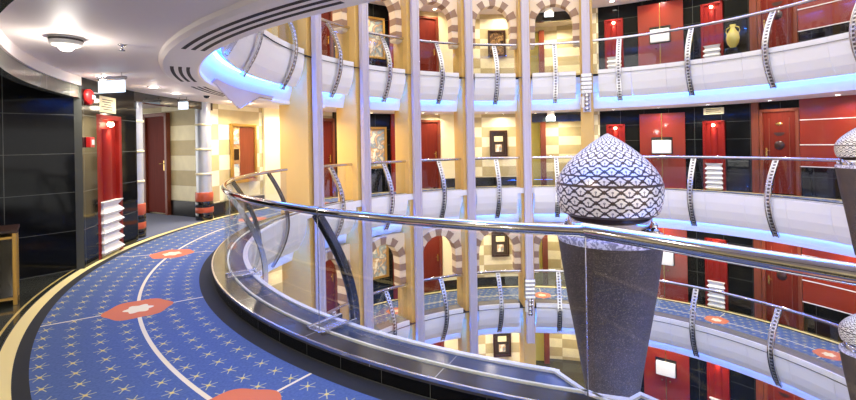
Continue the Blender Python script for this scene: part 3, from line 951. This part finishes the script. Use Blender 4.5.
# round columns by the door alcove
def column(p, label):
    t = empty('column', (p[0], p[1], 0), 0, label, 'column', 'round columns of the door alcove')
    b = MB(); b.lathe([(.135, .52), (.135, 2.2)], 32); b.build('shaft', 'columngrey', t)
    for h in (.86, 1.32, 1.78):
        b = MB(); b.lathe([(.135, h-.02), (.148, h-.015), (.148, h+.015), (.135, h+.02)], 32); b.build('joint_ring', 'signcream', t)
    for k, (h0, h1, mm) in enumerate(((0, .14, 'blackgloss'), (.14, .24, 'colred'), (.24, .35, 'blackgloss'), (.35, .52, 'colred'))):
        b = MB(); b.lathe([(0, h0), (.15, h0), (.156, h0+.01), (.156, h1-.01), (.15, h1), (0, h1)], 32); b.build('base_band', mm, t)
    return t
column(P(181.4, 6.97, 0), 'pale grey round column left of the dark red alcove door, banded foot')
column((-4.22, 8.55), 'pale grey round column right of the dark red alcove door, before the striped wall')
dc = A1 + (A0-A1).normalized()*0 + Vector((0, 0))
tdoor = 1.02
dp = A0 - dn*1.46
paneldoor(dname(), 0, 0, 'dark red wooden door at the back of the alcove between the columns', .80, 2.06, rot=arz, loc=(dp.x+nn.x*.01, dp.y+nn.y*.01, 0), plain=True)
b = MB()
o = struct(b.build('baseboard_left', 'skirting'))
bpy.data.objects.remove(o)
mm = Matrix.Translation((A0.x-dn.x*.52, A0.y-dn.y*.52, .15)) @ Matrix.Rotation(arz, 4, 'Z')
b = MB(); b.box((0, -.015, 0), (1.04, .03, .30), m=mm); struct(b.build('baseboard_left', 'skirting'))
# dark header with the second exit sign over the alcove
b = MB(); b.sweep(166.4, 184.0, [(6.76, 2.06), (6.76, 2.2), (6.9, 2.2), (6.9, 2.06)], closed=True); struct(b.build('trim_21', 'blackgloss'))
def exit_sign(loc, rz, w, h, label):
    t = empty('exit_sign', loc, rz, label, 'sign', 'lit exit signs')
    box_part('lit_panel', (0, 0, 0), (w, .03, h), 'exitw', t, .004)
    box_part('header', (0, 0, h/2+.03), (w+.03, .05, .03), 'steel', t, .004)
    for sx in (-1, 1):
        b = MB(); b.tube([(sx*w*.4, 0, h/2+.03), (sx*w*.4, 0, CEIL-loc[2])], .006, 8); b.build('hanger', 'steel', t)
    return t
exit_sign((-3.45, 4.98, 2.05), rad(-12), .33, .13, 'lit blank white exit sign hanging from the near ceiling')
exit_sign((-4.05, 7.55, 2.06), rad(-12), .17, .12, 'small lit exit sign hanging before the grey column on the right')
# framed panel and white board on the striped wall right of the columns
PAN = picture(159.3, 1.22, .72, 1.22, 'paint4', 'gold', 'tall framed brown and gold panel on the striped wall behind the railing', WALL-.03)
box_part('panel', (.10, -.024, 0), (.40, .008, 1.08), 'woodframe', PAN, 0)
for dz, h_, mm in ((.34, .30, 'paint1'), (-.02, .22, 'bronze'), (-.36, .28, 'paint1')):
    box_part('print', (-.21, -.024, dz), (.15, .008, h_), mm, PAN, 0)
b = MB(); b.sweep(149.8, 154.2, [(6.74, .0), (6.74, CEIL), (6.8, CEIL), (6.8, .0)], closed=True); struct(b.build('wall_back', 'creamwall'))
# console at the left edge
t = empty('console_table', (-4.05, 3.98, 0), rad(40), 'black console with gilt edges at the left edge of the photo', 'table')
box_part('body', (0, 0, .33), (.62, .34, .56), 'blackgloss', t, .01)
box_part('top', (0, 0, .655), (.68, .40, .03), 'darkwood', t, .006)
for sx in (-1, 1):
    for sy in (-1, 1):
        box_part('corner_post', (sx*.315, sy*.175, .32), (.03, .03, .64), 'gold', t, .004)
for h in (.06, .60): box_part('gilt_rail', (0, 0, h), (.66, .38, .022), 'gold', t, .003)
t = empty('table_lamp', (-4.12, 4.0, .67), 0, 'white lamp standing on the black console', 'lamp')
b = MB(); b.lathe([(0, 0), (.07, 0), (.06, .02), (.02, .04), (.018, .14)], 20); b.build('base', 'brass', t)
b = MB(); b.lathe([(.10, .12), (.09, .34), (.085, .34), (.095, .12)], 24); b.build('shade', 'plasticw', t)

# ---------------------------------------------------------------- ceiling fittings
def downlight(az, rho, z, label, energy, color=WARM, warm=True, r_=.05, ceil_fill=False, first=[None, None], group='ceiling downlights', e_size=2.6):
    loc = P(az, rho, z)
    src = first[0 if warm else 1]
    if src is None:
        t = empty('downlight', loc, 0, label, 'light', group)
        b = MB(); b.lathe([(.05, -.004), (.078, -.012), (.082, 0), (.05, .0)], 24); b.build('trim_ring', 'plasticw', t)
        b = MB(); b.lathe([(0, -.006), (.052, -.006), (.052, -.001), (0, -.001)], 20); b.build('lens', 'lampw' if warm else 'lampc', t)
        first[0 if warm else 1] = t
    else:
        t = copy_tree(src, loc, 0, label, group)
    if ceil_fill:  # added bare point light below the downlight, brightens the ceiling
        l = bpy.data.lights.new('lamp_or_fill_light', 'POINT'); l.energy = energy*.12; l.color = color; l.shadow_soft_size = .03
        o = bpy.data.objects.new('lamp_or_fill_light', l); COL.objects.link(o); o.location = (loc[0], loc[1], z-.12)
    l = bpy.data.lights.new('lamp_or_fill_light', 'AREA'); l.shape = 'DISK'; l.size = .11; l.energy = energy; l.color = color
    l.spread = e_size
    o = bpy.data.objects.new('lamp_or_fill_light', l); COL.objects.link(o); o.location = (loc[0], loc[1], z-.014)
    return t
for L in (-2, -1, 0, 1):
    z = L*F+CEIL; lv = LV[L]
    for n_, c in BAY:
        downlight(c, 6.05, z, 'round ceiling downlight over the corridor behind the %s bay of the %s' % (n_, lv), 18, WARM)
        downlight(c-5.5 if n_ != 'fifth' else c+4, 6.5, z, 'round downlight washing the wall behind the %s bay of the %s' % (n_, lv), 10, WARM)
    for k, a in enumerate((63.8, 53.6, 43.2, 31.4, 20.0, 8, -6, -20)):
        w = ('left niche', 'red double doors', 'right niche', 'carved door', 'red wall left part', 'red wall middle part', 'red wall right part', 'far end of the red wall')[k]
        downlight(a, 6.3, z, 'round ceiling downlight before the %s of the %s' % (w, lv), 16, NEUT, False)
# near corridor lamps
NL = [(197.5, 6.45, 'left of the near exit sign'), (188.5, 6.25, 'right of the near exit sign'), (181.5, 6.3, 'over the alcove column'), (167.6, 6.2, 'before the striped wall, left'), (163.5, 6.2, 'before the striped wall, right'),
      (240, 6.3, 'above the camera side of the corridor'), (152, 6.3, 'over the framed panel')]
for a, r_, w in NL:
    downlight(a, r_, CEIL, 'round ceiling downlight %s' % w, 13 if 180 < a < 200 else 20, NEUT if a > 170 else WARM, a <= 170, ceil_fill=True)
downlight(171.5, 7.9, CEIL, 'round downlight inside the door alcove', 9, WARM)
for a, e in ((77, 40), ):
    for L in (-2, -1, 0, 1):
        downlight(77, 7.9, L*F+CEIL, 'round downlight in the recess behind the fifth bay of the %s' % LV[L], e, WARM)
for x, y in ((-5.2, 1.5), (-2.5, -1.5), (1.5, -2.5)):
    b = (x, y)
    az = math.degrees(math.atan2(y-CY, x-CX)) % 360; rh = math.hypot(x-CX, y-CY)
    downlight(az, rh, CEIL, 'round downlight in the lobby behind the camera', 20, NEUT, False)
    pl_ = bpy.data.lights.new('lamp_or_fill_light', 'POINT'); pl_.energy = 26; pl_.color = NEUT; pl_.shadow_soft_size = .12  # added point light without a fitting, unseen, lights the ceiling ahead
    lo_ = bpy.data.objects.new('lamp_or_fill_light', pl_); COL.objects.link(lo_); lo_.location = (x, y, CEIL-.45)
# round detector with lamp
t = empty('ceiling_detector', (-2.66, 3.36, CEIL), 0, 'white round ceiling unit with a bright lamp, upper left', 'detector')
b = MB(); b.lathe([(0, -.065), (.07, -.065), (.095, -.055), (.105, -.03), (.105, 0), (0, 0)], 32); b.build('housing', 'plasticw', t)
b = MB(); b.lathe([(.1055, -.028), (.107, -.024), (.107, -.016), (.1055, -.012)], 32)
b.build('vent_ring', 'darkslot', t)
b = MB(); b.lathe([(0, -.10), (.03, -.095), (.048, -.075), (.05, -.062), (0, -.062)], 24); b.build('lamp', 'lampc', t)
pl_ = bpy.data.lights.new('lamp_or_fill_light', 'POINT'); pl_.energy = 9; pl_.color = NEUT; pl_.shadow_soft_size = .04
lo_ = bpy.data.objects.new('lamp_or_fill_light', pl_); COL.objects.link(lo_); lo_.location = (-2.66, 3.36, CEIL-.16)
t = empty('sprinkler', (-2.42, 3.62, CEIL), 0, 'small chrome sprinkler head on the ceiling right of the round unit', 'sprinkler')
b = MB(); b.lathe([(0, 0), (.03, 0), (.03, -.008), (.01, -.012), (.008, -.04), (.022, -.045), (.022, -.05), (0, -.05)], 16); b.build('head', 'steel', t)
t = empty('security_camera', P(178.3, 6.0, CEIL+.004), 0, 'small dark dome camera on the ceiling left of the small exit sign', 'camera')
b = MB(); b.lathe([(0, -.06), (.03, -.052), (.045, -.03), (.048, -.015), (.0, -.015)], 20); b.build('dome', 'blackgloss', t)
b = MB(); b.lathe([(0, -.016), (.052, -.016), (.055, 0), (0, 0)], 20); b.build('base', 'plasticw', t)
# air slots in the ceiling ring
for a0, a1, w in ((180.5, 193, 'farthest'), (198, 209.5, 'middle'), (219, 238, 'long near')):
    t = empty('ceiling_vent', P((a0+a1)/2, 5.55, CEIL-.05), 0, '%s set of three curved air slots in the ring of the ceiling opening' % w, 'vent', 'curved ceiling air slots')
    t0 = Vector(t.location)
    for r_ in (5.47, 5.54, 5.61):
        b = MB(); b.sweep(a0, a1, [(r_, CEIL-.0515), (r_+.032, CEIL-.0515), (r_+.032, CEIL-.049), (r_, CEIL-.049)], closed=True)
        o = b.build('slot', 'darkslot', t); o.location = -t0

# ---------------------------------------------------------------- top of the atrium: left open so added ambient fill comes in
b = MB(); b.sweep(-60, 300, [(5.45, 6.1), (5.45, 8.6), (5.6, 8.6), (5.6, 6.1)], closed=True)
struct(b.build('wall_back', 'creamwall'))
w = bpy.data.worlds.new('World'); SC.world = w; w.use_nodes = True
w.node_tree.nodes['Background'].inputs[0].default_value = (1.0, .965, .93, 1)
w.node_tree.nodes['Background'].inputs[1].default_value = 2.3

# ---------------------------------------------------------------- camera
cd = bpy.data.cameras.new('camera'); cam = bpy.data.objects.new('camera', cd); COL.objects.link(cam)
fpx = 455.0
cd.sensor_width = 36; cd.lens = fpx/856*36
cd.shift_y = (142.15-200)/856; cd.clip_start = .05
ph = math.atan(.018)
rt = Vector((math.cos(ph), 0, -math.sin(ph))); up = Vector((math.sin(ph), 0, math.cos(ph))); bk = Vector((0, -1, 0))
cam.matrix_world = Matrix(((rt.x, up.x, bk.x, 0), (rt.y, up.y, bk.y, 0), (rt.z, up.z, bk.z, EYE), (0, 0, 0, 1)))
SC.camera = cam
vs = SC.view_settings
vs.view_transform = 'Standard'; vs.look = 'None'; vs.exposure = 0.12; vs.gamma = 1; vs.use_curve_mapping = False
SC.cycles.use_denoising = True
SC.cycles.max_bounces = 8; SC.cycles.transparent_max_bounces = 24
SC.cycles.sample_clamp_indirect = 6
